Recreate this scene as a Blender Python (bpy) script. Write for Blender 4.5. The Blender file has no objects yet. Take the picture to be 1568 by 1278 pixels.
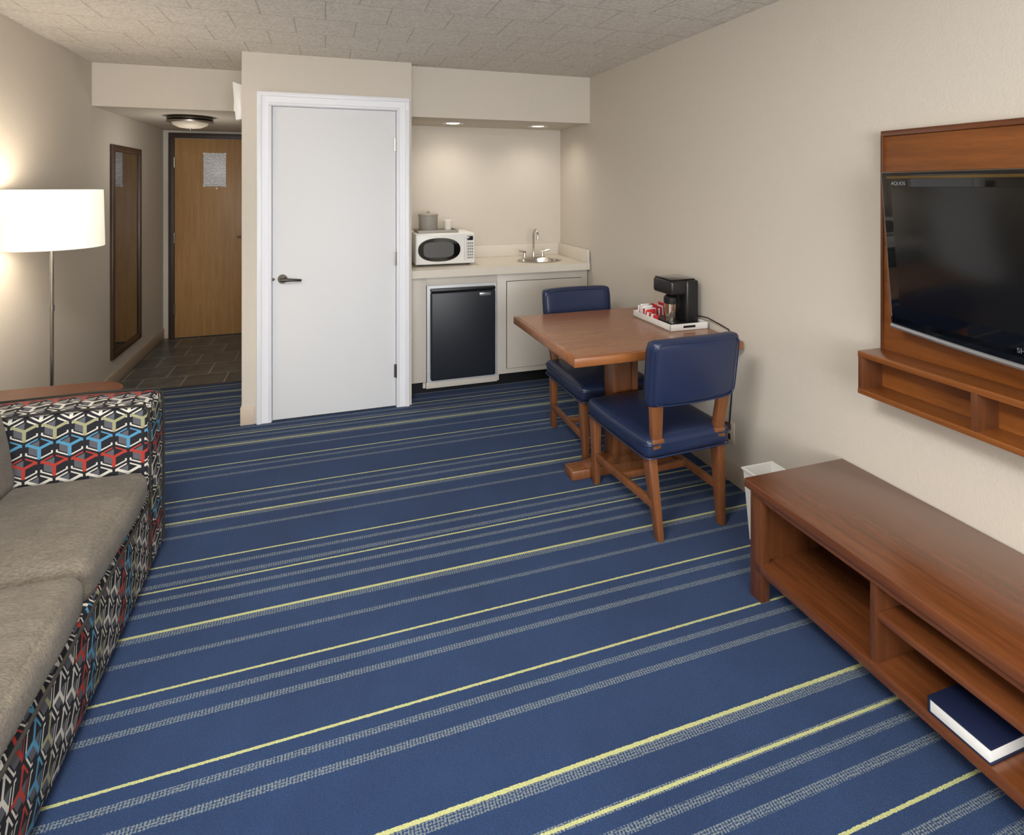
import bpy, bmesh, math, random
from mathutils import Vector, Matrix, Euler, noise as mnoise
random.seed(4)
S=bpy.context.scene
try:
    S.view_settings.view_transform='Standard'
    S.view_settings.look='None'
except Exception as e: print(e)

def lin(c):
    c=c/255.0
    return c/12.92 if c<=0.04045 else ((c+0.055)/1.055)**2.4
def C(r,g,b): return (lin(r),lin(g),lin(b),1.0)

# ---------------- node expression helper ----------------
class NT:
    def __init__(s,name):
        s.mat=bpy.data.materials.new(name); s.mat.use_nodes=True
        s.t=s.mat.node_tree; s.b=s.t.nodes['Principled BSDF']; s.out=s.t.nodes['Material Output']
        s.tc=None
    def n(s,ty,**kw):
        x=s.t.nodes.new(ty)
        for k,v in kw.items(): setattr(x,k,v)
        return x
    def put(s,sock,v):
        if isinstance(v,bpy.types.NodeSocket): s.t.links.new(v,sock)
        else: sock.default_value=v
    def m(s,op,a,b=None,c=None):
        x=s.n('ShaderNodeMath',operation=op)
        s.put(x.inputs[0],a)
        if b is not None: s.put(x.inputs[1],b)
        if c is not None: s.put(x.inputs[2],c)
        return x.outputs[0]
    def coord(s,which='Object'):
        if s.tc is None: s.tc=s.n('ShaderNodeTexCoord')
        return s.tc.outputs[which]
    def sep(s,v):
        x=s.n('ShaderNodeSeparateXYZ'); s.put(x.inputs[0],v); return x.outputs
    def comb(s,a,b,c=0.0):
        x=s.n('ShaderNodeCombineXYZ'); s.put(x.inputs[0],a); s.put(x.inputs[1],b); s.put(x.inputs[2],c); return x.outputs[0]
    def mapping(s,v,scale=(1,1,1),rot=(0,0,0)):
        x=s.n('ShaderNodeMapping'); s.put(x.inputs[0],v); x.inputs['Scale'].default_value=scale; x.inputs['Rotation'].default_value=rot; return x.outputs[0]
    def noise(s,v,scale,detail=3,rough=0.5):
        x=s.n('ShaderNodeTexNoise'); s.put(x.inputs['Vector'],v); x.inputs['Scale'].default_value=scale
        x.inputs['Detail'].default_value=detail; x.inputs['Roughness'].default_value=rough
        return x.outputs['Fac']
    def mix(s,f,a,b):
        x=s.n('ShaderNodeMix',data_type='RGBA'); s.put(x.inputs[0],f); s.put(x.inputs[6],a); s.put(x.inputs[7],b); return x.outputs[2]
    def rng(s,v,a,b,c,d):
        x=s.n('ShaderNodeMapRange'); s.put(x.inputs[0],v)
        for i,q in enumerate((a,b,c,d)): x.inputs[i+1].default_value=q
        return x.outputs[0]
    def bump(s,h,strength=0.3,dist=0.002):
        x=s.n('ShaderNodeBump'); x.inputs['Strength'].default_value=strength; x.inputs['Distance'].default_value=dist
        s.put(x.inputs['Height'],h); s.t.links.new(x.outputs[0],s.b.inputs['Normal'])
    def col(s,v): s.put(s.b.inputs['Base Color'],v)
    def set(s,**kw):
        names=dict(rough='Roughness',metal='Metallic',spec='Specular IOR Level',coat='Coat Weight',trans='Transmission Weight',alpha='Alpha')
        for k,v in kw.items(): s.put(s.b.inputs[names[k]],v)
        return s

def plain(name,c,rough=0.5,metal=0,spec=0.5,coat=0,bump=None,var=0.0):
    t=NT(name); t.set(rough=rough,metal=metal,spec=spec,coat=coat)
    if var>0:
        f=t.noise(t.coord(),6,3)
        d=tuple(x*(1-var) for x in c[:3])+(1,)
        t.col(t.mix(f,c,d))
    else: t.col(c)
    if bump: t.bump(t.noise(t.coord(),bump[0],4),bump[1],bump[2])
    return t.mat
def emis(name,c,st):
    t=NT(name); t.col(c); t.b.inputs['Emission Color'].default_value=c; t.b.inputs['Emission Strength'].default_value=st
    return t.mat
def wood(name,c1,c2,axis='Y',rough=0.35,coat=0.2,scale=1.0):
    t=NT(name); sc={'X':(1.2,16,16),'Y':(16,1.2,16),'Z':(16,16,1.2)}[axis]
    v=t.mapping(t.coord(),scale=tuple(q*scale for q in sc))
    n1=t.noise(v,2.2,6,0.62)
    v2=t.mapping(t.coord(),scale=tuple(q*4*scale for q in sc))
    n2=t.noise(v2,4,3,0.6)
    f=t.rng(n1,0.3,0.72,0,1)
    cc=t.mix(f,c1,c2)
    dk=tuple(x*0.7 for x in c2[:3])+(1,)
    g=t.rng(n2,0.5,0.75,0,0.35)
    t.col(t.mix(g,cc,dk)); t.set(rough=rough,coat=coat); t.b.inputs['Coat Roughness'].default_value=0.22
    t.bump(n2,0.08,0.001)
    return t.mat

# ---------------- materials ----------------
WALL=plain('wall_paint',C(203,195,183),0.85,spec=0.2,bump=(130,0.4,0.003))
BASE_M=plain('baseboard_vinyl',C(200,184,165),0.5,bump=(60,0.05,0.001))
WHITE=plain('white_paint',C(222,223,225),0.55,spec=.3,bump=(25,0.03,0.001))
CASING=plain('casing_white',C(228,229,234),0.4)
LAM=plain('cabinet_laminate',C(196,189,179),0.45)
LAMTOP=plain('counter_laminate',C(214,206,193),0.35,var=0.06)
BLACKP=plain('black_plastic',C(22,22,24),0.35)
BLACKG=plain('black_gloss',C(8,8,9),0.08,coat=0.6)
FRIDGE=plain('fridge_black',C(26,30,38),0.42,bump=(120,0.15,0.001))
FRAMEG=plain('fridge_trim_grey',C(196,200,206),0.35)
NICKEL=plain('brushed_nickel',C(150,145,138),0.28,metal=1)
CHROME=plain('chrome',C(205,200,192),0.15,metal=1)
DARKM=plain('dark_metal',C(84,78,70),0.35,metal=1)
NAVY=plain('navy_vinyl',C(30,42,72),0.36,spec=0.5,bump=(230,0.12,0.0015),var=0.15)
BROWNF=plain('brown_metal_frame',C(58,44,36),0.5)
WHITEP=plain('white_plastic',C(224,223,219),0.35)
PAPER=plain('paper',C(225,225,222),0.7)
SILV=plain('silver_plastic',C(170,172,176),0.25,metal=0.7)
RED=plain('red_packet',C(190,40,45),0.5)
GREYB=plain('bucket_grey',C(150,145,135),0.5)
BROWNP=plain('dark_outlet',C(50,38,32),0.4)
NAVYB=plain('book_cover',C(22,30,58),0.45)
GAP=plain('shadow_gap_and_piping',C(40,36,32),0.9)  # dark lines for the door's gap shade, and the sofa piping's own colour
W_Y=wood('wood_brown_y',C(118,68,36),C(86,46,23),'Y',0.25,0.45)
W_X=wood('wood_brown_x',C(106,62,35),C(80,43,22),'X',0.3,0.3)
W_Z=wood('wood_brown_z',C(104,60,32),C(72,39,20),'Z',0.35,0.25)
W_TV=wood('wood_panel_tv',C(142,84,36),C(106,58,23),'Y',0.3,0.35,scale=.8)
W_TAB=wood('wood_table_top',C(154,96,56),C(130,77,42),'X',0.27,0.4)
W_EDGE=wood('wood_table_edge',C(152,95,50),C(120,70,34),'X',0.35,0.2)
W_LEG=wood('wood_chair',C(128,80,46),C(100,58,31),'Z',0.38,0.2)
W_OAK=wood('oak_door_veneer',C(178,138,88),C(158,116,66),'Z',0.5,0.05)

def carpet():
    t=NT('carpet_striped'); x,y,z=t.sep(t.coord())
    ys=[-1.9,-1.62,-1.36,-1.1,-0.86,-0.6,-0.34,-0.1,0.14,0.4,0.62,0.82,1.01,1.23,1.35,1.665,1.945,2.20,2.42,2.57,2.886,3.08,3.41,3.66,3.80,3.95,4.14,4.33,4.48,4.62,4.76]
    yel=None; gr=None
    wob=t.m('MULTIPLY',t.m('SUBTRACT',t.noise(t.coord(),190,2),0.5),0.0055)
    yy=t.m('ADD',y,wob)
    def add(acc,a): return a if acc is None else t.m('MAXIMUM',acc,a)
    for i,y0 in enumerate(ys):
        thick=(i%3==2)
        yel=add(yel,t.m('COMPARE',yy,y0,0.0055 if thick else 0.0042))
        if thick: gr=add(gr,t.m('COMPARE',yy,y0-0.019,0.013))
        else: gr=add(gr,t.m('COMPARE',yy,y0-0.052,0.010))
        gr=add(gr,t.m('COMPARE',yy,y0-0.120,0.009 if thick else 0.011))
    hx=t.m('SINE',t.m('MULTIPLY',x,720.0))
    hy=t.m('SINE',t.m('MULTIPLY',y,900.0))
    hn=t.m('SUBTRACT',t.noise(t.coord(),240,2),0.5)
    h=t.m('ADD',t.m('MULTIPLY',t.m('ADD',hx,t.m('MULTIPLY',hy,0.7)),0.5),t.m('MULTIPLY',hn,4.5))
    hm=t.rng(h,-0.3,0.3,0,1)
    big=t.rng(t.noise(t.coord(),3.0,5,.6),.3,.7,0,1)
    fine=t.noise(t.mapping(t.coord(),scale=(1,2.2,1)),170,3,.7)
    b1=t.mix(big,C(36,59,98),C(45,72,115))
    b2=t.mix(t.rng(fine,0.35,0.65,0,0.8),b1,C(23,42,75))
    g2=t.mix(hm,b2,C(132,142,142))
    c1=t.mix(t.m('MULTIPLY',gr,0.78),b2,g2)
    c2=t.mix(t.m('MULTIPLY',yel,0.95),c1,t.mix(t.rng(fine,0.35,0.65,0,0.7),C(206,208,146),C(158,162,106)))
    t.col(c2); t.set(rough=0.95,spec=0.1)
    t.b.inputs['Sheen Weight'].default_value=0.08
    t.bump(t.m('ADD',fine,t.m('MULTIPLY',hx,0.1)),0.9,0.005)
    return t.mat
CARPET=carpet()

def tile_floor():
    t=NT('hall_tile'); b=t.n('ShaderNodeTexBrick'); t.put(b.inputs['Vector'],t.coord())
    b.offset=0.5
    b.inputs['Color1'].default_value=C(110,107,101); b.inputs['Color2'].default_value=C(88,88,87); b.inputs['Mortar'].default_value=C(150,144,134)
    b.inputs['Scale'].default_value=1; b.inputs['Mortar Size'].default_value=0.006; b.inputs['Brick Width'].default_value=0.3; b.inputs['Row Height'].default_value=0.3
    n=t.noise(t.coord(),9,6,.65)
    c=t.mix(t.rng(n,0.35,0.62,0,0.8),b.outputs[0],C(66,67,69))
    t.col(t.mix(t.m('MULTIPLY',b.outputs[1],.75),c,C(146,141,132))); t.set(rough=0.35)
    t.bump(t.m('SUBTRACT',n,b.outputs[1]),0.25,0.004)
    return t.mat
TILE=tile_floor()

def ceil_mat():
    t=NT('ceiling_tiles'); b=t.n('ShaderNodeTexBrick'); t.put(b.inputs['Vector'],t.coord())
    b.offset=0.5
    b.inputs['Color1'].default_value=(1,1,1,1); b.inputs['Color2'].default_value=(.93,.93,.93,1); b.inputs['Mortar'].default_value=(0,0,0,1)
    b.inputs['Scale'].default_value=1; b.inputs['Mortar Size'].default_value=0.0032; b.inputs['Brick Width'].default_value=0.305; b.inputs['Row Height'].default_value=0.305
    b.inputs['Mortar Smooth'].default_value=0.3
    n=t.noise(t.coord(),58,4,0.6)
    t.col(t.mix(t.m('MULTIPLY',b.outputs['Fac'],0.42),t.mix(t.rng(n,.38,.62,0,1),C(208,202,193),C(226,221,212)),C(150,142,131))); t.set(rough=0.95,spec=0.1)
    h=t.m('SUBTRACT',n,t.m('MULTIPLY',b.outputs['Fac'],0.5))
    t.bump(h,0.85,0.012)
    return t.mat
CEIL=ceil_mat()

def fabric_grey():
    t=NT('sofa_grey_fabric'); v=t.mapping(t.coord(),scale=(90,300,160))
    n=t.noise(v,1,3); n2=t.noise(t.coord(),6,5,.6)
    c=t.mix(t.rng(n2,0.3,0.7,0,1),C(124,115,102),C(101,94,84))
    t.col(t.mix(t.rng(n,0.35,0.7,0,0.7),c,C(74,69,63))); t.set(rough=0.95,spec=0.1)
    t.b.inputs['Sheen Weight'].default_value=0.1
    t.bump(t.m('ADD',t.m('MULTIPLY',n,0.15),t.noise(t.mapping(t.coord(),scale=(1,2,1)),9,3)),0.5,0.025)
    return t.mat
GREYF=fabric_grey()

def pattern():
    t=NT('sofa_cube_pattern'); x,y,z=t.sep(t.coord())
    nx,ny,nz=t.sep(t.coord('Normal'))
    ax=t.m('ABSOLUTE',nx); ay=t.m('ABSOLUTE',ny); az=t.m('ABSOLUTE',nz)
    useX=t.m('GREATER_THAN',ax,t.m('MAXIMUM',ay,az))
    useZ=t.m('GREATER_THAN',az,t.m('MAXIMUM',ay,ax))
    def sel(f,a,b):
        return t.m('ADD',t.m('MULTIPLY',f,b),t.m('MULTIPLY',t.m('SUBTRACT',1.0,f),a))
    su=1/0.092; sv=1/0.076
    u=sel(useX,x,y); v=sel(useZ,z,t.m('ADD',y,-1.79))
    rail=t.m('MULTIPLY',useX,t.m('LESS_THAN',y,2.479))
    u2=sel(rail,u,z); v2=sel(rail,v,y)
    R=1.7320508
    u=t.m('MULTIPLY',t.m('ADD',u2,10.0),su); v=t.m('ADD',t.m('MULTIPLY',t.m('ADD',v2,-0.70),sv),R/2*5*60)
    def cell(du,dv):
        a=t.m('SUBTRACT',t.m('FLOORED_MODULO',t.m('SUBTRACT',u,du),1.0),0.5)
        b=t.m('SUBTRACT',t.m('FLOORED_MODULO',t.m('SUBTRACT',v,dv),R),R/2)
        return a,b,t.m('ADD',t.m('MULTIPLY',a,a),t.m('MULTIPLY',b,b))
    a1,b1,d1=cell(0.0,0.0); a2,b2,d2=cell(0.5,R/2)
    f=t.m('LESS_THAN',d2,d1)
    gx=sel(f,a1,a2); gy=sel(f,b1,b2)
    cy=t.m('SUBTRACT',v,gy)
    row=t.m('ROUND',t.m('DIVIDE',cy,R/2))
    rm=t.m('ROUND',t.m('FLOORED_MODULO',t.m('ADD',row,0.25),5.0))
    agx=t.m('ABSOLUTE',gx)
    hexd=t.m('MAXIMUM',agx,t.m('ADD',t.m('MULTIPLY',agx,0.5),t.m('MULTIPLY',t.m('ABSOLUTE',gy),0.866)))
    def arm(dx,dy):
        al=t.m('ADD',t.m('MULTIPLY',gx,dx),t.m('MULTIPLY',gy,dy))
        pe=t.m('ABSOLUTE',t.m('SUBTRACT',t.m('MULTIPLY',gx,dy),t.m('MULTIPLY',gy,dx)))
        return t.m('MULTIPLY',t.m('GREATER_THAN',al,-0.03),t.m('LESS_THAN',pe,0.062))
    arms=t.m('MAXIMUM',arm(0,-1),t.m('MAXIMUM',arm(.866,.5),arm(-.866,.5)))
    arms=t.m('MULTIPLY',arms,t.m('LESS_THAN',hexd,0.45))
    ring=t.m('MULTIPLY',t.m('GREATER_THAN',hexd,0.39),t.m('LESS_THAN',hexd,0.45))
    brk=t.m('MULTIPLY',t.m('GREATER_THAN',t.m('ABSOLUTE',gy),0.14),t.m('GREATER_THAN',agx,0.05))
    ring=t.m('MULTIPLY',ring,brk)
    def eq(k): return t.m('COMPARE',rm,float(k),0.3)
    cream=C(196,192,181); olive=C(146,145,112); blue=C(78,136,168); red=C(160,58,50); dark=C(36,36,41); grey=C(92,93,99)
    armc=t.mix(eq(4),cream,olive); armc=t.mix(eq(3),armc,blue); armc=t.mix(eq(2),armc,red)
    up=t.m('GREATER_THAN',gy,0.0)
    ringc=t.mix(t.m('MULTIPLY',up,eq(3)),cream,blue); ringc=t.mix(t.m('MULTIPLY',up,eq(2)),ringc,red)
    lf=t.m('MULTIPLY',t.m('LESS_THAN',gx,0.0),t.m('LESS_THAN',hexd,0.34))
    bg=t.mix(t.m('MULTIPLY',lf,0.85),dark,grey)
    c=t.mix(ring,bg,ringc); c=t.mix(arms,c,armc)
    t.col(c); t.set(rough=0.85,spec=0.2)
    t.bump(t.noise(t.coord(),700,2),0.2,0.001)
    return t.mat
PATT=pattern()

def shade_mat():
    t=NT('lamp_shade'); 
    t.col(C(232,226,214)); t.set(rough=0.8)
    t.b.inputs['Emission Color'].default_value=C(255,240,214); 
    x,y,z=t.sep(t.coord())
    t.put(t.b.inputs['Emission Strength'],t.rng(z,1.2,1.5,0.56,0.74))
    return t.mat
SHADE=shade_mat()

def paper_text():
    t=NT('printed_notice'); x,y,z=t.sep(t.coord())
    l=t.m('GREATER_THAN',t.m('SINE',t.m('MULTIPLY',z,420.0)),0.1)
    w=t.m('GREATER_THAN',t.noise(t.comb(t.m('MULTIPLY',x,90.0),t.m('MULTIPLY',z,67.0)),1.0,1),0.45)
    t.col(t.mix(t.m('MULTIPLY',t.m('MULTIPLY',l,w),0.55),C(236,236,238),C(90,90,95))); t.set(rough=0.4)
    return t.mat
NOTICE=paper_text()
MIRROR=plain('mirror_glass',C(145,146,148),0.03,metal=1)
MFRAME=wood('mirror_frame_wood',C(80,56,40),C(58,40,28),'Z',0.4,0.1)
def screen_mat():
    t=NT('tv_screen'); n=t.noise(t.coord(),3.0,3)
    t.col(t.mix(t.rng(n,0.4,0.7,0,1),C(10,10,11),C(20,19,18))); t.set(rough=0.18,spec=0.6)
    return t.mat
SCREEN=screen_mat()

# ---------------- mesh builder ----------------
class B:
    def __init__(s): s.bm=bmesh.new(); s.mats=[]; s.M=Matrix.Identity(4)
    def mi(s,mat):
        if mat not in s.mats: s.mats.append(mat)
        return s.mats.index(mat)
    def _merge(s,b,mat):
        i=s.mi(mat)
        for f in b.faces: f.material_index=i
        bmesh.ops.recalc_face_normals(b,faces=b.faces)
        b.transform(s.M)
        me=bpy.data.meshes.new('t'); b.to_mesh(me); b.free()
        s.bm.from_mesh(me); bpy.data.meshes.remove(me)
    def box(s,lo,hi,mat,bev=0.0,rot=None,seg=2,piv=None):
        b=bmesh.new(); bmesh.ops.create_cube(b,size=1)
        lo=Vector(lo);hi=Vector(hi);d=hi-lo;c=(lo+hi)/2
        for v in b.verts: v.co=Vector((v.co.x*d.x,v.co.y*d.y,v.co.z*d.z))
        if bev>0: bmesh.ops.bevel(b,geom=b.edges[:],offset=min(bev,min(d)*0.45),segments=seg,affect='EDGES',profile=0.5)
        M=Matrix.Translation(c)
        if rot:
            p=Vector(piv) if piv else c
            M=Matrix.Translation(p)@Euler(rot).to_matrix().to_4x4()@Matrix.Translation(c-p)
        b.transform(M); s._merge(b,mat)
    def hexa(s,bot,top,mat,bev=0.0):
        b=bmesh.new(); v=[b.verts.new(p) for p in list(bot)+list(top)]
        b.faces.new((v[3],v[2],v[1],v[0])); b.faces.new(v[4:8])
        for i in range(4):
            j=(i+1)%4; b.faces.new((v[i],v[j],v[4+j],v[4+i]))
        bmesh.ops.recalc_face_normals(b,faces=b.faces)
        if bev>0: bmesh.ops.bevel(b,geom=b.edges[:],offset=bev,segments=2,affect='EDGES',profile=0.5)
        s._merge(b,mat)
    def leg(s,p0,p1,s0,s1,mat,bev=0.004):
        def q(p,w): return [(p[0]-w[0]/2,p[1]-w[1]/2,p[2]),(p[0]+w[0]/2,p[1]-w[1]/2,p[2]),(p[0]+w[0]/2,p[1]+w[1]/2,p[2]),(p[0]-w[0]/2,p[1]+w[1]/2,p[2])]
        s.hexa(q(p0,s0),q(p1,s1),mat,bev)
    def cyl(s,p0,p1,r0,r1,mat,seg=24,caps=True):
        p0=Vector(p0);p1=Vector(p1);d=p1-p0
        b=bmesh.new(); bmesh.ops.create_cone(b,cap_ends=caps,segments=seg,radius1=r0,radius2=r1,depth=d.length)
        q=Vector((0,0,1)).rotation_difference(d.normalized())
        b.transform(Matrix.Translation((p0+p1)/2)@q.to_matrix().to_4x4()); s._merge(b,mat)
    def lathe(s,prof,c,mat,seg=40,sx=1,sy=1):
        b=bmesh.new(); rings=[]
        for r,z in prof:
            if r<1e-5: rings.append([b.verts.new((c[0],c[1],c[2]+z))])
            else: rings.append([b.verts.new((c[0]+r*sx*math.cos(2*math.pi*i/seg),c[1]+r*sy*math.sin(2*math.pi*i/seg),c[2]+z)) for i in range(seg)])
        for k in range(len(rings)-1):
            a,e=rings[k],rings[k+1]
            for i in range(seg):
                j=(i+1)%seg
                if len(a)==1 and len(e)==1: break
                if len(a)==1: b.faces.new((a[0],e[i],e[j]))
                elif len(e)==1: b.faces.new((a[i],a[j],e[0]))
                else: b.faces.new((a[i],a[j],e[j],e[i]))
        s._merge(b,mat)
    def tube(s,pts,r,mat,seg=10,closed=False):
        b=bmesh.new(); pts=[Vector(p) for p in pts]; n=len(pts); rings=[]; up=None
        for i,p in enumerate(pts):
            if closed: t=(pts[(i+1)%n]-pts[i-1]).normalized()
            else: t=(pts[min(i+1,n-1)]-pts[max(i-1,0)]).normalized()
            if up is None:
                up=Vector((0,0,1)) if abs(t.z)<0.9 else Vector((1,0,0))
            a=(up-t*up.dot(t)).normalized(); up=a; c=t.cross(a)
            rr=r[i] if isinstance(r,(list,tuple)) else r
            rings.append([b.verts.new(p+(a*math.cos(2*math.pi*k/seg)+c*math.sin(2*math.pi*k/seg))*rr) for k in range(seg)])
        for i in range(n if closed else n-1):
            A=rings[i];E=rings[(i+1)%n]
            for k in range(seg):
                j=(k+1)%seg; b.faces.new((A[k],A[j],E[j],E[k]))
        if not closed: b.faces.new(rings[0]); b.faces.new(rings[-1])
        s._merge(b,mat)
    def soft(s,lo,hi,r,mat,n=14,puff=(0,0,0),fn=None):
        lo=Vector(lo);hi=Vector(hi);h=(hi-lo)/2;c=(lo+hi)/2
        b=bmesh.new(); bmesh.ops.create_cube(b,size=2)
        bmesh.ops.subdivide_edges(b,edges=b.edges[:],cuts=n,use_grid_fill=True)
        r=min(r,min(h)*0.98)
        for v in b.verts:
            p=Vector([math.sin(q*math.pi/2) for q in v.co])
            q=Vector((p.x*h.x,p.y*h.y,p.z*h.z))
            inn=Vector([max(-(h[i]-r),min(h[i]-r,q[i])) for i in range(3)])
            d=q-inn
            if d.length>1e-9: d=d.normalized()*r
            w=inn+d
            for i in range(3):
                if puff[i]:
                    j,k=(i+1)%3,(i+2)%3
                    w[i]+=puff[i]*(1-p[j]**2)*(1-p[k]**2)*(1 if p[i]>0 else -1)*abs(p[i])
            v.co=c+w
            if fn: v.co=fn(v.co.copy())
        s._merge(b,mat)
    def poly(s,pts,z0,z1,mat,bev=0.0):
        b=bmesh.new(); a=[b.verts.new((p[0],p[1],z0)) for p in pts]; t=[b.verts.new((p[0],p[1],z1)) for p in pts]
        b.faces.new(a[::-1]); b.faces.new(t); n=len(pts)
        for i in range(n): b.faces.new((a[i],a[(i+1)%n],t[(i+1)%n],t[i]))
        if bev>0:
            ed=[e for e in b.edges if abs(e.verts[0].co.z-e.verts[1].co.z)<1e-6]
            bmesh.ops.bevel(b,geom=ed,offset=bev,segments=2,affect='EDGES')
        s._merge(b,mat)
    def done(s,name,loc=(0,0,0),rot=(0,0,0),smooth=True,parent=None,origin=None):
        if origin is not None:
            s.bm.transform(Matrix.Translation(-Vector(origin))); loc=origin
        me=bpy.data.meshes.new(name); s.bm.to_mesh(me); s.bm.free()
        for m in s.mats: me.materials.append(m)
        if smooth:
            for p in me.polygons: p.use_smooth=True
            me.set_sharp_from_angle(angle=math.radians(38))
        o=bpy.data.objects.new(name,me); S.collection.objects.link(o)
        o.location=loc; o.rotation_euler=rot
        if parent: o.parent=parent
        return o
def rbox(name,lo,hi,mat,bev=0):
    b=B(); b.box(lo,hi,mat,bev); return b.done(name)

# ---------------- room dims ----------------
XL,XR=-1.53,1.98
YB=-2.6
ZC=2.37
CX0,CX1=-0.505,0.566
YC=3.93
YK=4.03
YA=4.62
YH=6.40
rbox('floor',(XL-.1,YB-.1,-.1),(XR+.1,4.82,0),CARPET)
rbox('floor_hall',(XL-.1,4.82,-.1),(CX0+.02,YH+.1,0.0),TILE)
rbox('ceiling',(XL-.1,YB-.1,ZC),(XR+.1,YH+.1,ZC+.1),CEIL)
rbox('wall_left',(XL-.1,YB-.1,0),(XL,YH+.1,ZC),WALL)
rbox('wall_right',(XR,YB-.1,0),(XR+.1,YA+.1,ZC),WALL)
rbox('wall_hall_end',(XL,YH,0),(CX0,YH+.1,2.07),WALL)
rbox('wall_back',(CX1,YA,0),(XR,YA+.1,2.01),WALL)
rbox('wall_closet_side',(CX0,YC+.1,0),(CX0+.1,YH,ZC),WALL)
rbox('wall_alcove_side',(CX1-.1,YC+.1,0),(CX1,YA+.1,ZC),WALL)
b=B()
DX0,DX1,DZ=-0.325,0.458,2.03
b.box((CX0,YC,0),(DX0-.012,YC+.1,ZC),WALL); b.box((DX1+.012,YC,0),(CX1,YC+.1,ZC),WALL); b.box((DX0-.012,YC,DZ+.012),(DX1+.012,YC+.1,ZC),WALL)
b.done('wall_closet_front')
rbox('wall_soffit_kitchen',(CX1,YK,2.01),(XR,YA,ZC),WALL)
rbox('wall_soffit_hall',(XL,4.60,2.07),(CX0,YH,ZC),WALL)
b=B(); wx0,wx1,wz0,wz1=-1.15,1.6,0.75,2.15
b.box((XL,YB-.1,0),(wx0,YB,ZC),WALL); b.box((wx1,YB-.1,0),(XR,YB,ZC),WALL)
b.box((wx0,YB-.1,0),(wx1,YB,wz0),WALL); b.box((wx0,YB-.1,wz1),(wx1,YB,ZC),WALL); b.done('wall_rear')
b=B(); 
for x in (wx0,(wx0+wx1)/2-.02,wx1-.04): b.box((x,YB-.08,wz0),(x+.04,YB-.03,wz1),CASING,.004)
b.box((wx0,YB-.08,wz0),(wx1,YB-.03,wz0+.04),CASING,.004); b.box((wx0,YB-.08,wz1-.04),(wx1,YB-.03,wz1),CASING,.004)
b.done('window_1')
def baseb(name,lo,hi): rbox(name,lo,hi,BASE_M,.003)
baseb('baseboard_right',(XR-.008,YB,0),(XR,YK+.04,.10))
baseb('baseboard_left',(XL,YB,0),(XL+.008,YH,.10))
baseb('baseboard_hall',(XL+.008,YH-.008,0),(-1.48,YH,.10))
b=B(); b.box((CX0-.008,YC-.008,0),(DX0-.105,YC,.115),BASE_M,.003); b.box((CX0-.008,YC,0),(CX0,YH,.115),BASE_M,.003); b.done('baseboard_closet')

# ---------------- closet door ----------------
b=B()
def casing(b,x0,x1,zt,yf,mat,w=.085):
    for (a,c,sg) in ((x0-w,x0,-1),(x1,x1+w,1)):
        b.box((a,yf-.014,0),(c,yf,zt),mat)
        if sg<0: b.box((a-.001,yf-.024,0),(a+.028,yf,zt+.001),mat,.004); b.box((c-.018,yf-.019,0),(c+.0005,yf,zt-.001),mat,.004)
        else: b.box((c-.028,yf-.024,0),(c+.001,yf,zt+.001),mat,.004); b.box((a-.0005,yf-.019,0),(a+.018,yf,zt-.001),mat,.004)
    b.box((x0-w,yf-.0141,zt),(x1+w,yf,zt+w),mat)
    b.box((x0-w-.001,yf-.0242,zt+w-.028),(x1+w+.001,yf,zt+w+.001),mat,.004)
    b.box((x0-w-.001,yf-.0238,zt-.002),(x0-w+.028,yf,zt+w-.024),mat,.004)
    b.box((x1+w-.028,yf-.0238,zt-.002),(x1+w+.001,yf,zt+w-.024),mat,.004)
    b.box((x0-.018,yf-.0192,zt),(x1+.018,yf,zt+.018),mat,.004)
casing(b,DX0-.006,DX1+.006,DZ+.006,YC,CASING)
b.box((DX0-.012,YC+.001,0),(DX0-.003,YC+.1,DZ+.005),CASING); b.box((DX1+.003,YC+.001,0),(DX1+.012,YC+.1,DZ+.005),CASING)
b.box((DX0-.01,YC+.001,DZ+.003),(DX1+.01,YC+.1,DZ+.012),CASING)
b.done('trim_1')
b=B(); b.box((DX0,YC+.002,.008),(DX1,YC+.04,DZ),WHITE,.002)
for z in (.25,1.02,1.80):
    b.cyl((DX1+.002,YC-.012,z-.045),(DX1+.002,YC-.012,z+.045),.006,.006,NICKEL,12)
    b.box((DX1-.012,YC-.012,z-.044),(DX1,YC+.003,z+.044),NICKEL)
hx,hz=DX0+.06,.915
b.cyl((hx,YC+.003,hz),(hx,YC-.008,hz),.030,.028,DARKM,28)
b.cyl((hx,YC-.008,hz),(hx,YC-.05,hz),.011,.011,DARKM,16)
b.tube([(hx-.008,YC-.05,hz),(hx+.02,YC-.052,hz),(hx+.06,YC-.05,hz-.002),(hx+.10,YC-.046,hz-.006),(hx+.115,YC-.04,hz-.008)],[.011,.011,.009,.008,.007],DARKM,12)
b.cyl((DX0+.005,YC-.001,hz),(DX0+.005,YC+.004,hz),.01,.01,DARKM,8)
b.done('door_1')

# ---------------- entrance door ----------------
ex0,ex1=-1.43,-0.62
b=B(); yf=YH
for (a,c) in ((ex0-.05,ex0),(ex1,ex1+.05)): b.box((a,yf-.03,0),(c,yf,1.995),BROWNF,.003)
b.box((ex0-.05,yf-.03,1.995),(ex1+.05,yf,2.045),BROWNF,.003); b.done('trim_2')
b=B(); b.box((ex0+.003,yf-.02,.006),(ex1-.003,yf-.001,1.99),W_OAK,.001)
b.cyl((-.74,yf-.02,1.0),(-.74,yf-.03,1.0),.03,.03,NICKEL); b.cyl((-.74,yf-.03,1.0),(-.74,yf-.065,1.0),.01,.01,NICKEL)
b.tube([(-.735,yf-.065,1.0),(-.80,yf-.066,1.0),(-.86,yf-.06,.995)],[.011,.01,.008],NICKEL,10)
b.cyl((-1.05,yf-.02,1.49),(-1.05,yf-.027,1.49),.008,.008,NICKEL)
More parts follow.
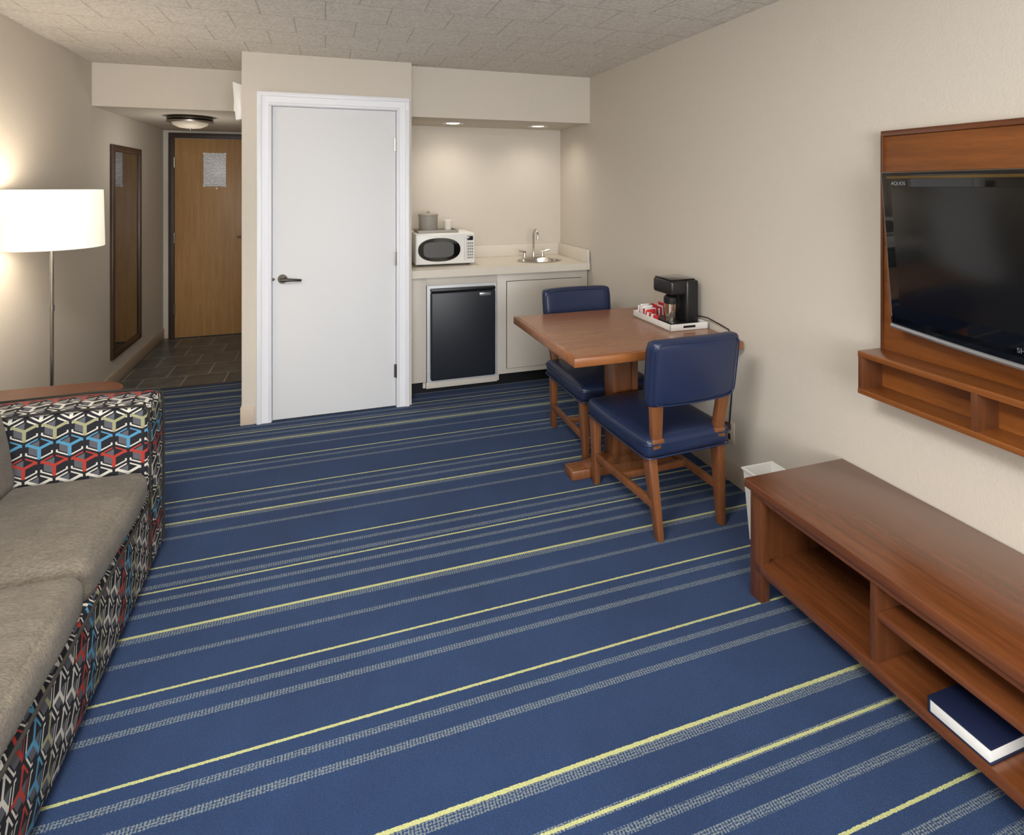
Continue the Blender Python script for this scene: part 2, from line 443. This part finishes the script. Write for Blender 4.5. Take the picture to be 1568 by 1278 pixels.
for z in (.3,1.0,1.75): b.cyl((ex0+.002,yf-.03,z-.05),(ex0+.002,yf-.03,z+.05),.008,.008,NICKEL,10)
b.done('door_2')
b=B(); b.box((-1.17,yf-.024,1.51),(-.965,yf-.0205,1.85),NOTICE,.0005)
for x in (-1.165,-.975):
    for z in (1.515,1.84): b.box((x-.008,yf-.0255,z-.008),(x+.012,yf-.0235,z+.012),WHITEP)
b.done('door_notice')
rbox('trim_3',(XL,4.812,0),(CX0,4.828,.004),BROWNF,.001)

# ---------------- hallway mirror ----------------
b=B(); my0,my1,mz0,mz1=4.94,5.63,.21,1.83
fw=.05
b.box((XL,my0,mz0),(XL+.022,my0+fw,mz1),MFRAME,.004); b.box((XL,my1-fw,mz0),(XL+.022,my1,mz1),MFRAME,.004)
b.box((XL,my0+fw,mz0),(XL+.022,my1-fw,mz0+fw),MFRAME,.004); b.box((XL,my0+fw,mz1-fw),(XL+.022,my1-fw,mz1),MFRAME,.004)
b.box((XL+.002,my0+.03,mz0+.03),(XL+.01,my1-.03,mz1-.03),MIRROR)
b.done('wall_mirror')

# ---------------- hall ceiling light ----------------
GLASS=emis('frosted_glass',C(180,168,150),0.3)
b=B(); cx,cy,cz=-1.03,5.1,2.07
b.lathe([(0,0),(.16,0),(.165,-.01),(.165,-.025),(.15,-.032),(0,-.032)],(cx,cy,cz),DARKM)
b.lathe([(.135,-.03),(.135,-.045),(.12,-.068),(.08,-.086),(.03,-.093),(0,-.094)],(cx,cy,cz),GLASS)
b.lathe([(.15,-.03),(.168,-.036),(.168,-.046),(.15,-.052),(.133,-.05)],(cx,cy,cz),NICKEL)
b.lathe([(0,-.09),(.012,-.094),(.012,-.104),(0,-.11)],(cx,cy,cz),NICKEL,16)
b.done('hall_ceiling_light')

# ---------------- emergency light on closet side ----------------
b=B()
b.hexa([(CX0,4.0,1.95),(CX0-.045,4.0,1.94),(CX0-.045,4.24,1.94),(CX0,4.24,1.95)],[(CX0,4.0,2.17),(CX0-.065,4.0,2.19),(CX0-.065,4.24,2.19),(CX0,4.24,2.17)],WHITEP,.006)
b.box((CX0-.06,4.03,2.0),(CX0-.052,4.21,2.15),plain('sconce_lens',C(240,240,238),.2),.003)
b.done('emergency_light')

# ---------------- kitchenette ----------------
b=B(); KX0,KX1=CX1+.002,XR-.009
YK2=YA-.002
yf=4.06
b.box((KX0,4.13,0),(KX1,4.15,.10),BLACKP)
fx0,fx1,fz0,fz1=.690,1.225,.095,.795
b.box((KX0,yf,.10),(fx0,yf+.02,.859),LAM,.001)
b.box((fx1,yf,.10),(KX1,yf+.02,.859),LAM,.001)
b.box((fx0,yf,fz1),(fx1,yf+.02,.859),LAM,.001)
b.box((fx0,yf+.001,.05),(fx1,yf+.02,fz0),LAM,.001)
b.box((KX0,yf+.02,.05),(KX0+.018,YK2,.859),LAM); b.box((KX1-.018,yf+.02,.05),(KX1,YK2,.859),LAM)
b.box((fx0-.02,yf+.02,.05),(fx0-.002,YK2,.859),LAM); b.box((fx1+.002,yf+.02,.05),(fx1+.02,YK2,.859),LAM)
for a,c in ((1.30,1.92),):
    b.box((a-.003,yf-.001,.137),(c+.003,yf+.001,.798),GAP); b.box((a,yf-.012,.14),(c,yf-.001,.795),LAM,.003)
b.done('kitchenette_cabinet')
b=B(); ct,cb=.914,.86
sx,sy,srx,sry=1.64,4.26,.17,.13
def ctop(b):
    bb=bmesh.new(); N=48
    y0,y1=4.01,YK2
    outer=[];inner=[]
    for i in range(N):
        a=2*math.pi*i/N; inner.append((sx+srx*math.cos(a),sy+sry*math.sin(a)))
        d=Vector((math.cos(a),math.sin(a)))
        ts=[]
        if d.x>1e-6: ts.append((KX1-sx)/d.x)
        if d.x<-1e-6: ts.append((KX0-sx)/d.x)
        if d.y>1e-6: ts.append((y1-sy)/d.y)
        if d.y<-1e-6: ts.append((y0-sy)/d.y)
        t=min(ts); outer.append([sx+d.x*t,sy+d.y*t])
    for cxn in ((KX0,y0),(KX1,y0),(KX0,y1),(KX1,y1)):
        k=min(range(N),key=lambda i:abs(math.atan2(math.sin(2*math.pi*i/N-math.atan2(cxn[1]-sy,cxn[0]-sx)),math.cos(2*math.pi*i/N-math.atan2(cxn[1]-sy,cxn[0]-sx)))))
        outer[k]=list(cxn)
    vo=[bb.verts.new((p[0],p[1],ct)) for p in outer]; vi=[bb.verts.new((p[0],p[1],ct)) for p in inner]
    vob=[bb.verts.new((p[0],p[1],cb)) for p in outer]; vib=[bb.verts.new((p[0],p[1],cb)) for p in inner]
    for i in range(N):
        j=(i+1)%N
        bb.faces.new((vo[i],vo[j],vi[j],vi[i])); bb.faces.new((vob[i],vob[j],vo[j],vo[i])); bb.faces.new((vib[j],vib[i],vi[i],vi[j])); bb.faces.new((vob[j],vob[i],vib[i],vib[j]))
    b._merge(bb,LAMTOP)
ctop(b)
b.box((KX0,YK2-.02,ct),(KX1,YK2,ct+.10),LAMTOP,.003)
b.box((KX1-.02,4.015,ct),(KX1,YK2-.02,ct+.10),LAMTOP,.003)
b.done('kitchen_countertop')
b=B()
b.lathe([(1.06,.001),(1.08,.004),(1.02,.006),(.97,.0),(.93,-.06),(.8,-.12),(.4,-.14),(.12,-.142),(.11,-.146),(0,-.146)],(sx,sy,ct),CHROME,sx=srx,sy=sry,seg=48)
b.done('sink_basin')
b=B(); fy=4.43; fxx=1.655; cf=ct+.0005
b.box((fxx-.10,fy-.022,cf),(fxx+.10,fy+.022,ct+.012),CHROME,.005)
b.cyl((fxx,fy,ct+.01),(fxx,fy,ct+.05),.016,.012,CHROME)
pts=[(fxx,fy,ct+.04),(fxx,fy,ct+.19)]+[(fxx,fy-.05+.05*math.cos(a),ct+.19+.05*math.sin(a)) for a in [math.pi*k/10 for k in range(1,10)]]+[(fxx,fy-.10,ct+.185),(fxx,fy-.10,ct+.16)]
b.tube(pts,.009,CHROME,12)
for sg in (-1,1):
    b.cyl((fxx+sg*.08,fy,ct+.01),(fxx+sg*.08,fy,ct+.045),.014,.011,CHROME)
    b.tube([(fxx+sg*.07,fy,ct+.05),(fxx+sg*.10,fy-.01,ct+.058),(fxx+sg*.135,fy-.02,ct+.066)],[.009,.007,.006],CHROME,10)
b.done('kitchen_faucet')
b=B()
b.box((fx0+.004,yf-.006,fz0),(fx1-.004,yf-.0005,fz1),FRAMEG,.002)
b.box((fx0+.026,yf-.05,fz0+.022),(fx1-.026,yf-.004,fz1-.045),FRIDGE,.012,seg=3)
b.box((fx0+.026,yf-.05,fz1-.043),(fx1-.026,yf-.004,fz1-.02),BLACKP,.006)
b.box((fx1-.15,yf-.053,fz1-.085),(fx1-.065,yf-.0495,fz1-.063),SILV,.004)
b.box((fx0+.04,yf+.02,fz0+.005),(fx1-.04,yf+.45,fz1-.03),BLACKP,.005)
b.box((fx0+.03,yf-.003,fz0+.0),(fx1-.03,yf+.03,fz0+.02),BLACKP)
for xx in (fx0+.08,fx1-.08): b.cyl((xx,yf+.13,0),(xx,yf+.13,fz0+.02),.018,.018,BLACKP,12); b.cyl((xx,yf+.4,0),(xx,yf+.4,fz0+.02),.018,.018,BLACKP,12)
b.done('mini_fridge')
b=B(); m0=(.632,4.20,ct+.012); m1=(1.085,4.55,ct+.245)
b.box(m0,m1,WHITEP,.008,seg=3)
b.box((m0[0]+.002,m0[1]-.016,m0[2]+.004),(m1[0]-.002,m0[1]+.004,m1[2]-.002),WHITEP,.007,seg=3)
def oval(b,cx,cz,rx,rz,y0,y1,mat,p=2.6,N=48):
    bb=bmesh.new(); A=[];E=[]
    for i in range(N):
        a=2*math.pi*i/N; c,s_=math.cos(a),math.sin(a)
        X=cx+rx*math.copysign(abs(c)**(2/p),c); Z=cz+rz*math.copysign(abs(s_)**(2/p),s_)
        A.append(bb.verts.new((X,y0,Z))); E.append(bb.verts.new((X,y1,Z)))
    bb.faces.new(A); bb.faces.new(E[::-1])
    for i in range(N): j=(i+1)%N; bb.faces.new((A[i],A[j],E[j],E[i]))
    b._merge(bb,mat)
oval(b,.845-.035,ct+.125,.160,.088,m0[1]-.022,m0[1]-.01,BLACKG,2.3)
oval(b,.845-.04,ct+.125,.115,.058,m0[1]-.0235,m0[1]-.021,plain('microwave_mesh',C(70,68,66),.4),4)
b.box((1.0,m0[1]-.036,ct+.04),(1.012,m0[1]-.014,ct+.215),WHITEP,.004)
b.box((1.025,m0[1]-.019,ct+.19),(1.07,m0[1]-.015,ct+.222),BLACKG,.002)
KEY=plain('keypad_grey',C(130,128,124),.5)
for r in range(6):
    for c_ in range(3): b.box((1.026+c_*.016,m0[1]-.0185,ct+.05+r*.022),(1.037+c_*.016,m0[1]-.0155,ct+.064+r*.022),KEY,.001)
for xx in (m0[0]+.04,m1[0]-.04):
    for yy in (m0[1]+.04,m1[1]-.04): b.cyl((xx,yy,ct),(xx,yy,ct+.014),.012,.012,BLACKP,12)
b.done('microwave')
mt=m1[2]
b=B(); b.box((.66,4.24,mt),(.97,4.46,mt+.006),GREYB,.002)
for q in (((.66,4.24,mt+.004),(.97,4.246,mt+.022)),((.66,4.454,mt+.004),(.97,4.46,mt+.022)),((.66,4.246,mt+.004),(.666,4.454,mt+.022)),((.964,4.246,mt+.004),(.97,4.454,mt+.022))): b.box(q[0],q[1],GREYB,.002)
b.done('serving_tray')
b=B(); b.lathe([(0,0),(.066,0),(.07,.005),(.074,.12),(.077,.122),(.077,.132),(.074,.135),(.05,.14),(.012,.142),(.012,.155),(.0,.157)],(.755,4.35,mt+.0062),GREYB)
b.done('ice_bucket')
CUPW=plain('paper_cup_white',C(228,224,214),.6)
b=B()
b.lathe([(0,0),(.024,0),(.034,.085),(.036,.086),(.034,.088),(.032,.086),(.023,.01),(0,.01)],(.905,4.33,mt+.0062),CUPW,24); b.done('paper_cup')
b=B(); b.lathe([(0,0),(.022,0),(.03,.055),(.032,.056),(.03,.058),(.028,.056),(.021,.01),(0,.01)],(.925,4.41,mt+.0062),CUPW,24); b.done('paper_cup')
DL=emis('downlight_glow',C(255,242,222),14)
DL2=emis('downlight_glow_dim',C(255,240,218),2.5)
for i,(x,y,mm) in enumerate(((.948,4.34,DL),(1.66,4.34,DL2))):
    b=B(); b.lathe([(.05,0),(.085,0),(.09,-.004),(.08,-.008),(.05,-.003)],(x,y,2.01),WHITEP,36)
    b.lathe([(0,-.001),(.055,-.001),(.055,-.0025),(0,-.003)],(x,y,2.01),mm,36)
    b.done('recessed_downlight')

# ---------------- dining table ----------------
b=B(); tx0,tx1,ty0,ty1=1.05,1.965,2.29,3.15
b.box((tx0+.012,ty0+.012,.715),(tx1-.012,ty1-.012,.7495),W_TAB,.001)
b.box((tx0,ty0,.708),(tx1,ty0+.02,.749),W_EDGE,.004); b.box((tx0,ty1-.02,.708),(tx1,ty1,.749),W_EDGE,.004)
b.box((tx0,ty0+.01,.708),(tx0+.02,ty1-.01,.749),W_EDGE,.004); b.box((tx1-.02,ty0+.01,.708),(tx1,ty1-.01,.749),W_EDGE,.004)
b.box((tx0+.02,ty0+.02,.75),(tx1-.02,ty1-.02,.7505),W_TAB)
b.box((1.20,2.66,.655),(1.83,2.74,.715),W_LEG,.005)
b.box((1.45,2.66,.07),(1.575,2.74,.66),W_LEG,.006)
b.leg((1.455,2.70,.05),(1.455,2.70,.655),(.035,.10),(.035,.10),W_LEG); b.leg((1.57,2.70,.05),(1.57,2.70,.655),(.035,.10),(.035,.10),W_LEG)
b.hexa([(1.20,2.65,.0),(1.83,2.65,.0),(1.83,2.75,.0),(1.20,2.75,.0)],[(1.20,2.65,.05),(1.83,2.65,.05),(1.83,2.75,.05),(1.20,2.75,.05)],W_LEG,.008)
b.hexa([(1.28,2.655,.045),(1.75,2.655,.045),(1.75,2.745,.045),(1.28,2.745,.045)],[(1.42,2.655,.085),(1.61,2.655,.085),(1.61,2.745,.085),(1.42,2.745,.085)],W_LEG,.006)
b.done('dining_table')

# ---------------- dining chairs ----------------
def chair(loc,rz):
    b=B()
    b.soft((-.225,-.265,.345),(.225,.265,.435),.028,NAVY,12,puff=(.006,.006,.018))
    b.box((-.20,-.24,.33),(.20,.24,.352),BLACKP,.003)
    def loop(z,o=.0): 
        r=.03;pts=[]
        for cx,cy,a0 in ((.225+o-r,.265+o-r,0),(-.225-o+r,.265+o-r,90),(-.225-o+r,-.265-o+r,180),(.225+o-r,-.265-o+r,270)):
            for k in range(5):
                a=math.radians(a0+k*22.5); pts.append((cx+r*math.cos(a),cy+r*math.sin(a),z))
        return pts
    b.tube(loop(.408,.003),.004,NAVY,8,True); b.tube(loop(.352,.002),.004,NAVY,8,True)
    for sx_ in (-1,1):
        b.leg((sx_*.185,.235,0),(sx_*.195,.225,.35),(.030,.034),(.045,.05),W_LEG)
        b.leg((sx_*.165,-.270,0),(sx_*.185,-.225,.35),(.030,.036),(.042,.055),W_LEG)
        b.hexa([(sx_*.182-.01,-.253,.13),(sx_*.182+.01,-.253,.13),(sx_*.192+.01,.225,.13),(sx_*.192-.01,.225,.13)],[(sx_*.182-.01,-.250,.165),(sx_*.182+.01,-.250,.165),(sx_*.192+.01,.225,.165),(sx_*.192-.01,.225,.165)],W_LEG,.003)
        b.hexa([(sx_*.165-.022,-.262,.40),(sx_*.165+.022,-.262,.40),(sx_*.165+.022,-.225,.40),(sx_*.165-.022,-.225,.40)],
               [(sx_*.185-.034,-.285,.64),(sx_*.185+.034,-.285,.64),(sx_*.185+.034,-.262,.64),(sx_*.185-.034,-.262,.64)],W_LEG,.005)
        b.box((sx_*.165-.03,-.268,.385),(sx_*.165+.03,-.22,.43),W_LEG,.006)
    b.hexa([(-.18,-.012,.135),(.18,-.012,.135),(.18,.012,.135),(-.18,.012,.135)],[(-.18,-.012,.165),(.18,-.012,.165),(.18,.012,.165),(-.18,.012,.165)],W_LEG,.003)
    def bend(v):
        t=(v.z-.58)/.29
        v.y-=.035*t
        v.y-=.02*(1-(v.x/.23)**2)
        v.x*=1+.03*t
        return v
    b.soft((-.225,-.290,.575),(.225,-.225,.865),.024,NAVY,12,puff=(0,.006,.004),fn=bend)
    for yy in (-.292,-.223):
        pts=[]
        for k in range(44):
            a=2*math.pi*k/44; c,s_=math.cos(a),math.sin(a)
            X=.215*math.copysign(abs(c)**.22,c); Z=.72+.136*math.copysign(abs(s_)**.22,s_)
            pts.append(bend(Vector((X,yy,Z))))
        b.tube(pts,.0035,NAVY,6,True)
    o=b.done('dining_chair',loc,(0,0,rz)); return o
chair((1.51,2.375,0),math.radians(3))
chair((1.53,3.02,0),math.radians(180))

# ---------------- tray + coffee maker ----------------
tz=.7508
b=B(); a0,a1,b0,b1=1.72,1.955,2.55,2.93
b.box((a0,b0,tz),(a1,b1,tz+.008),WHITEP,.003)
for q in (((a0,b0,tz),(a1,b0+.008,tz+.036)),((a0,b1-.008,tz),(a1,b1,tz+.036)),((a0,b0,tz),(a0+.008,b1,tz+.036)),((a1-.008,b0,tz),(a1,b1,tz+.036))): b.box(q[0],q[1],WHITEP,.003)
b.box((1.80,b0-.001,tz+.014),(1.875,b0+.001,tz+.026),BLACKP,.0005)
b.done('coffee_tray')
b=B(); z=tz+.0085
b.box((1.765,2.60,z),(1.935,2.80,z+.02),BLACKP,.008)
b.box((1.855,2.60,z+.015),(1.935,2.80,z+.245),BLACKP,.012,seg=3)
b.box((1.765,2.61,z+.165),(1.93,2.79,z+.245),BLACKP,.014,seg=3)
b.box((1.772,2.62,z+.245),(1.925,2.78,z+.252),BLACKG,.004)
b.lathe([(0,0),(.032,0),(.034,.005),(.036,.09),(.037,.095)],(1.803,2.67,z+.02),CHROME,28)
b.lathe([(.037,.095),(.038,.10),(.038,.128),(.030,.136),(0,.138)],(1.803,2.67,z+.02),BLACKP,28)
b.done('coffee_maker')
b=B()
b.tube([(1.93,2.60,z+.05),(1.945,2.54,tz+.06),(1.955,2.46,tz+.045),(1.966,2.40,tz+.03),(1.9725,2.37,tz-.03),(1.9725,2.38,.5),(1.9725,2.40,.30)],.0035,BLACKP,8)
b.done('power_cord')
b=B()
for i in range(11):
    y=2.815+.009*i; 
    b.box((1.735+random.uniform(0,.012),y,z+.001),(1.80,y+.006,z+.06+random.uniform(-.01,.012)),RED if i%3==0 else PAPER,.0008,rot=(random.uniform(-.25,.25),0,random.uniform(-.1,.1)))
for i in range(9):
    x=1.815+.012*i
    b.box((x,2.84,z+.001),(x+.006,2.90,z+.055+random.uniform(-.01,.02)),RED if i%2 else PAPER,.0008,rot=(0,random.uniform(-.2,.2),0))
for i in range(4):
    b.box((1.733,2.72+.022*i,z+.001),(1.757,2.738+.022*i,z+.04),PAPER if i%2 else RED,.001,rot=(0,.15,0))
b.done('sugar_packets')
b=B(); b.box((XR-.006,2.37,.20),(XR,2.45,.31),BASE_M,.002); b.box((XR-.035,2.39,.265),(XR-.005,2.43,.30),BROWNP,.006); b.box((XR-.01,2.395,.215),(XR-.005,2.425,.245),BROWNP,.002)
b.done('wall_outlet')

# ---------------- credenza ----------------
b=B(); px0,px1=1.49,1.972; py1=1.735; py0=-.02; zt=.425
b.box((px0,py0,zt-.032),(px1,py1,zt),W_Y,.004)
b.box((px0+.012,py0+.02,zt-.055),(px0+.03,py1-.03,zt-.03),W_Y,.002)
for y in (py1-.075,py0+.02):
    b.box((px0+.012,y,0),(px0+.052,y+.055,zt-.03),W_Z,.003)
    b.box((px1-.06,y,0),(px1-.01,y+.055,zt-.03),W_Z,.003)
    b.box((px0+.03,y+.02,.09),(px1-.03,y+.042,zt-.03),W_Z,.001)
b.box((px0+.012,py0+.03,.105),(px1-.01,py1-.04,.138),W_Y,.002)
b.box((px1-.018,py0+.03,.10),(px1-.008,py1-.03,zt-.03),W_Y)
for y in (1.215,.46): b.box((px0+.02,y,.13),(px1-.01,y+.020,zt-.03),W_Z,.001)
b.box((px0+.025,.484,.265),(px1-.01,1.215,.287),W_Y,.002)
b.done('media_credenza')
b=B(); bz=.1385; B0,B1=1.503,1.66; bq0,bq1=.915,1.065
b.box((B0,bq0,bz),(B1,bq1,bz+.004),NAVYB,.001); b.box((B0,bq0,bz+.036),(B1,bq1,bz+.041),NAVYB,.001)
b.box((B0+.003,bq0+.004,bz+.003),(B1-.004,bq1-.005,bz+.037),PAPER,.001); b.box((B0,bq1-.006,bz),(B1,bq1,bz+.041),NAVYB,.002)
b.done('hardcover_book')
b=B()
bx0,bx1,by0,by1=1.715,1.87,1.815,2.0
def rg(z,g): return [(bx0+g,by0+g,z),(bx1-g,by0+g,z),(bx1-g,by1-g,z),(bx0+g,by1-g,z)]
bb=bmesh.new(); rr=[[bb.verts.new(p) for p in rg(z,g)] for z,g in ((0,.018),(.29,0),(.295,-.006),(.302,-.006),(.302,.004),(.29,.005),(.01,.023))]
for k in range(len(rr)-1):
    for i in range(4): j=(i+1)%4; bb.faces.new((rr[k][i],rr[k][j],rr[k+1][j],rr[k+1][i]))
bb.faces.new(rr[0]); bb.faces.new(rr[-1]); b._merge(bb,WHITEP)
b.done('waste_bin')

# ---------------- TV panel ----------------
b=B(); q1=1.54; q0=.02
b.box((1.948,q0,.80),(XR-.001,q1,1.70),W_TV,.003)
b.box((1.940,q0-.005,1.70),(XR-.001,q1+.005,1.72),W_Y,.003)
b.box((1.940,q1-.004,.9),(XR-.001,q1+.006,1.705),W_Z,.003)
sh0=1.84
b.box((sh0,q0,.898),(1.955,q1+.015,.92),W_TV,.003); b.box((sh0,q0,.765),(1.955,q1+.015,.785),W_TV,.003)
b.box((1.94,q0,.77),(XR-.001,q1+.01,.915),W_TV)
for y in (q1-.003,1.16,.75,.38,q0): b.box((sh0+.003,y,.77),(1.955,y+.018,.91),W_Z,.002)
b.done('tv_wall_panel')

# ---------------- television ----------------
b=B(); W=.93; H=.53
b.box((-W/2,-.028,-H/2),(W/2,.03,H/2),BLACKG,.012,seg=3)
b.box((-W/2+.10,.02,-H/2+.08),(W/2-.10,.07,H/2-.08),BLACKP,.02)
b.box((-W/2+.045,-.0305,-H/2+.075),(W/2-.045,-.027,H/2-.05),SCREEN,.001)
GOLD=plain('tv_top_strip',C(120,98,60),.25,metal=.8)
b.box((-W/2+.03,-.0305,H/2-.024),(W/2-.03,-.027,H/2-.014),GOLD,.001)
pts=[]
N=20
for i in range(N+1):
    x=-W/2+.006+(W-.012)*i/N; pts.append((x,-.026,-H/2-.002-.014*math.sin(math.pi*i/N)))
b.tube(pts,.009,SILV,8)
for i in range(N):
    p=pts[i];q=pts[i+1]
    b.hexa([(p[0],-.028,p[2]),(q[0],-.028,q[2]),(q[0],.02,q[2]),(p[0],.02,p[2])],[(p[0],-.028,-H/2+.03),(q[0],-.028,-H/2+.03),(q[0],.02,-H/2+.03),(p[0],.02,-H/2+.03)],BLACKG)
b.box((-.06,.05,-.08),(.06,.085,.08),BLACKP,.01)
tv=b.done('television')
yl,xl=1.454,1.846
sw=math.radians(8); tilt=math.radians(5.0)
R=Matrix.Rotation(-math.pi/2+sw*-1,4,'Z')@Matrix.Rotation(tilt,4,'X')
corner=R@Vector((-W/2,-.028,0))
loc=Vector((xl,yl,1.302))-corner
tv.matrix_world=Matrix.Translation(loc)@R
def text(s,x,z,size,parent,mat,name):
    cu=bpy.data.curves.new(name,'FONT'); cu.body=s; cu.size=size; cu.extrude=.0004
    o=bpy.data.objects.new(name,cu); S.collection.objects.link(o); cu.materials.append(mat)
    o.parent=parent; o.location=(x,-.0312,z); o.rotation_euler=(math.pi/2,0,0)
text('AQUOS',-W/2+.05,H/2-.044,.016,tv,SILV,'tv_label')
text('SHARP',-.045,-H/2+.024,.020,tv,SILV,'tv_badge')

# ---------------- sofa ----------------
b=B(); fX=-.64; bX=-1.47; sy0,sy1=.50,2.68
for (y0,y1) in ((2.48,2.68),(.50,.70)):
    b.soft((bX+.02,y0,.03),(fX,y1,.685),.035,PATT,16,puff=(.006,.012,.008))
b.soft((bX+.05,.66,.03),(fX+.002,2.52,.335),.03,PATT,16,puff=(.012,0,.0))
b.soft((bX,.52,.05),(-1.28,2.66,.74),.04,PATT,14)
b.tube([(fX+.004,2.475,.32),(fX+.014,2.0,.322),(fX+.014,1.2,.322),(fX+.004,.70,.32)],.005,GAP,8)
for yy in (2.485,2.675):
    b.tube([(-1.3,yy,.684),(-.9,yy,.690),(-.66,yy,.682),(-.642,yy,.66),(-.638,yy,.5),(-.638,yy,.06)],.0045,GAP,8)
L=(2.48-.70)/3
def wr(v,a=.006):
    n1=mnoise.noise(Vector((v.x*4,v.y*7,v.z*4))); n2=mnoise.noise(Vector((v.x*11+5,v.y*16,v.z*9)))
    return n1*a+n2*a*.35
for i in range(3):
    y0=.70+i*L
    def sag(v):
        d=wr(v); v.z+=d if v.z>.38 else d*.2; v.x+=d*.6; return v
    b.soft((-1.22,y0+.004,.315),(fX+.003,y0+L-.004,.445),.045,GREYF,26,puff=(.010,.003,.026),fn=sag)
    def lean(v):
        t=(v.z-.42)/.42; v.x-=.07*t; v.x+=wr(v,.01); return v
    b.soft((-1.24,y0+.006,.43),(-1.03,y0+L-.006,.83),.06,GREYF,20,puff=(.03,.004,.012),fn=lean)
for x in (fX-.07,bX+.07):
    for y in (.56,2.6): b.leg((x,y,0),(x,y,.05),(.045,.045),(.055,.055),BLACKP)
b.done('sofa')

# ---------------- end table ----------------
b=B(); pts=[]
ex0_,ex1_,ey0,ey1=-1.50,-.885,2.715,3.15; r=.14
for cx,cy,a0,rr in ((ex1_-r,ey1-r,0,r),(ex0_+.03,ey1-.03,90,.03),(ex0_+.03,ey0+.03,180,.03),(ex1_-r,ey0+r,270,r)):
    for k in range(9):
        a=math.radians(a0+k*90/8); pts.append((cx+rr*math.cos(a),cy+rr*math.sin(a)))
b.poly(pts,.565,.592,W_X,.004)
b.box((ex0_+.05,ey0+.05,.50),(ex1_-.08,ey1-.05,.567),W_X,.003)
for x in (ex0_+.06,ex1_-.1):
    for y in (ey0+.06,ey1-.06): b.leg((x,y,0),(x,y,.55),(.035,.035),(.045,.045),W_Z)
b.box((ex0_+.05,ey0+.05,.16),(ex1_-.08,ey1-.05,.18),W_X,.003)
b.done('end_table')

# ---------------- floor lamp ----------------
LX,LY=-1.285,3.36
b=B()
b.lathe([(0,0),(.125,0),(.13,.006),(.128,.016),(.03,.024),(.012,.035),(0,.035)],(LX,LY,0),NICKEL)
b.cyl((LX,LY,.02),(LX,LY,1.28),.008,.008,NICKEL,16); b.cyl((LX,LY,.9),(LX,LY,.93),.011,.011,NICKEL,16)
b.cyl((LX,LY,1.27),(LX,LY,1.33),.02,.02,NICKEL,16)
b.lathe([(.212,1.215),(.214,1.217),(.208,1.497),(.206,1.499),(.204,1.497),(.209,1.217),(.212,1.215)],(LX,LY,0),SHADE,56)
for a in (0,2.094,4.188): b.cyl((LX,LY,1.465),(LX+.204*math.cos(a),LY+.204*math.sin(a),1.485),.002,.002,NICKEL,6)
b.cyl((LX,LY,1.33),(LX,LY,1.47),.003,.003,NICKEL,8); b.lathe([(0,0),(.01,.005),(.006,.02),(0,.028)],(LX,LY,1.47),NICKEL,12)
b.done('floor_lamp')

# ---------------- lights ----------------
def light(kind,name,loc,energy,color,rot=(0,0,0),**kw):
    l=bpy.data.lights.new(name,kind); l.energy=energy; l.color=color
    for k,v in kw.items(): setattr(l,k,v)
    o=bpy.data.objects.new(name,l); S.collection.objects.link(o); o.location=loc; o.rotation_euler=rot; return o
light('AREA','rear_window_fill',((wx0+wx1)/2,YB+.02,(wz0+wz1)/2),158,(.98,.99,1.0),(math.radians(90),0,0),shape='RECTANGLE',size=2.6,size_y=1.35)  # added frontal fill, set in the unseen rear window opening
light('AREA','overhead_fill',(-.3,.9,2.34),60,(1.0,.985,.96),(0,0,0),shape='DISK',size=.8)  # added overhead fill out of view, no fixture is modelled here
light('AREA','upward_fill',(0,-.9,1.75),64,(1.0,.985,.965),(math.radians(180),0,0),shape='DISK',size=.8)  # added fill aimed up to lift the ceiling, no torchiere stands here
light('POINT','lamp_bulb_top',(LX,LY,1.42),9,(1,.89,.74),shadow_soft_size=.09)
light('POINT','lamp_bulb_low',(LX,LY,1.28),4.5,(1,.89,.74),shadow_soft_size=.09)
for (x,e) in ((.948,13),(1.66,10)):
    light('SPOT','downlight_spot',(x,4.30,1.99),e,(1,.93,.83),(0,0,0),spot_size=math.radians(160),spot_blend=1.0,shadow_soft_size=.08)
light('POINT','hall_light_bulb',(-1.03,5.1,1.72),4,(1,.94,.86),shadow_soft_size=.14)

w=bpy.data.worlds.new('world'); S.world=w; w.use_nodes=True
w.node_tree.nodes['Background'].inputs[0].default_value=(.75,.85,1,1); w.node_tree.nodes['Background'].inputs[1].default_value=.6

# ---------------- camera ----------------
PITCH=0.0
f=863.0; Wp=1568.0
cam=bpy.data.cameras.new('camera'); cam.sensor_width=36; cam.lens=36*f/Wp; cam.clip_start=.02
cam.shift_y=-((639-284)-f*math.tan(math.radians(PITCH)))/Wp
co=bpy.data.objects.new('camera',cam); S.collection.objects.link(co)
co.location=(0,0,1.52); co.rotation_euler=(math.radians(90-PITCH),0,math.radians(-18.3))
S.camera=co
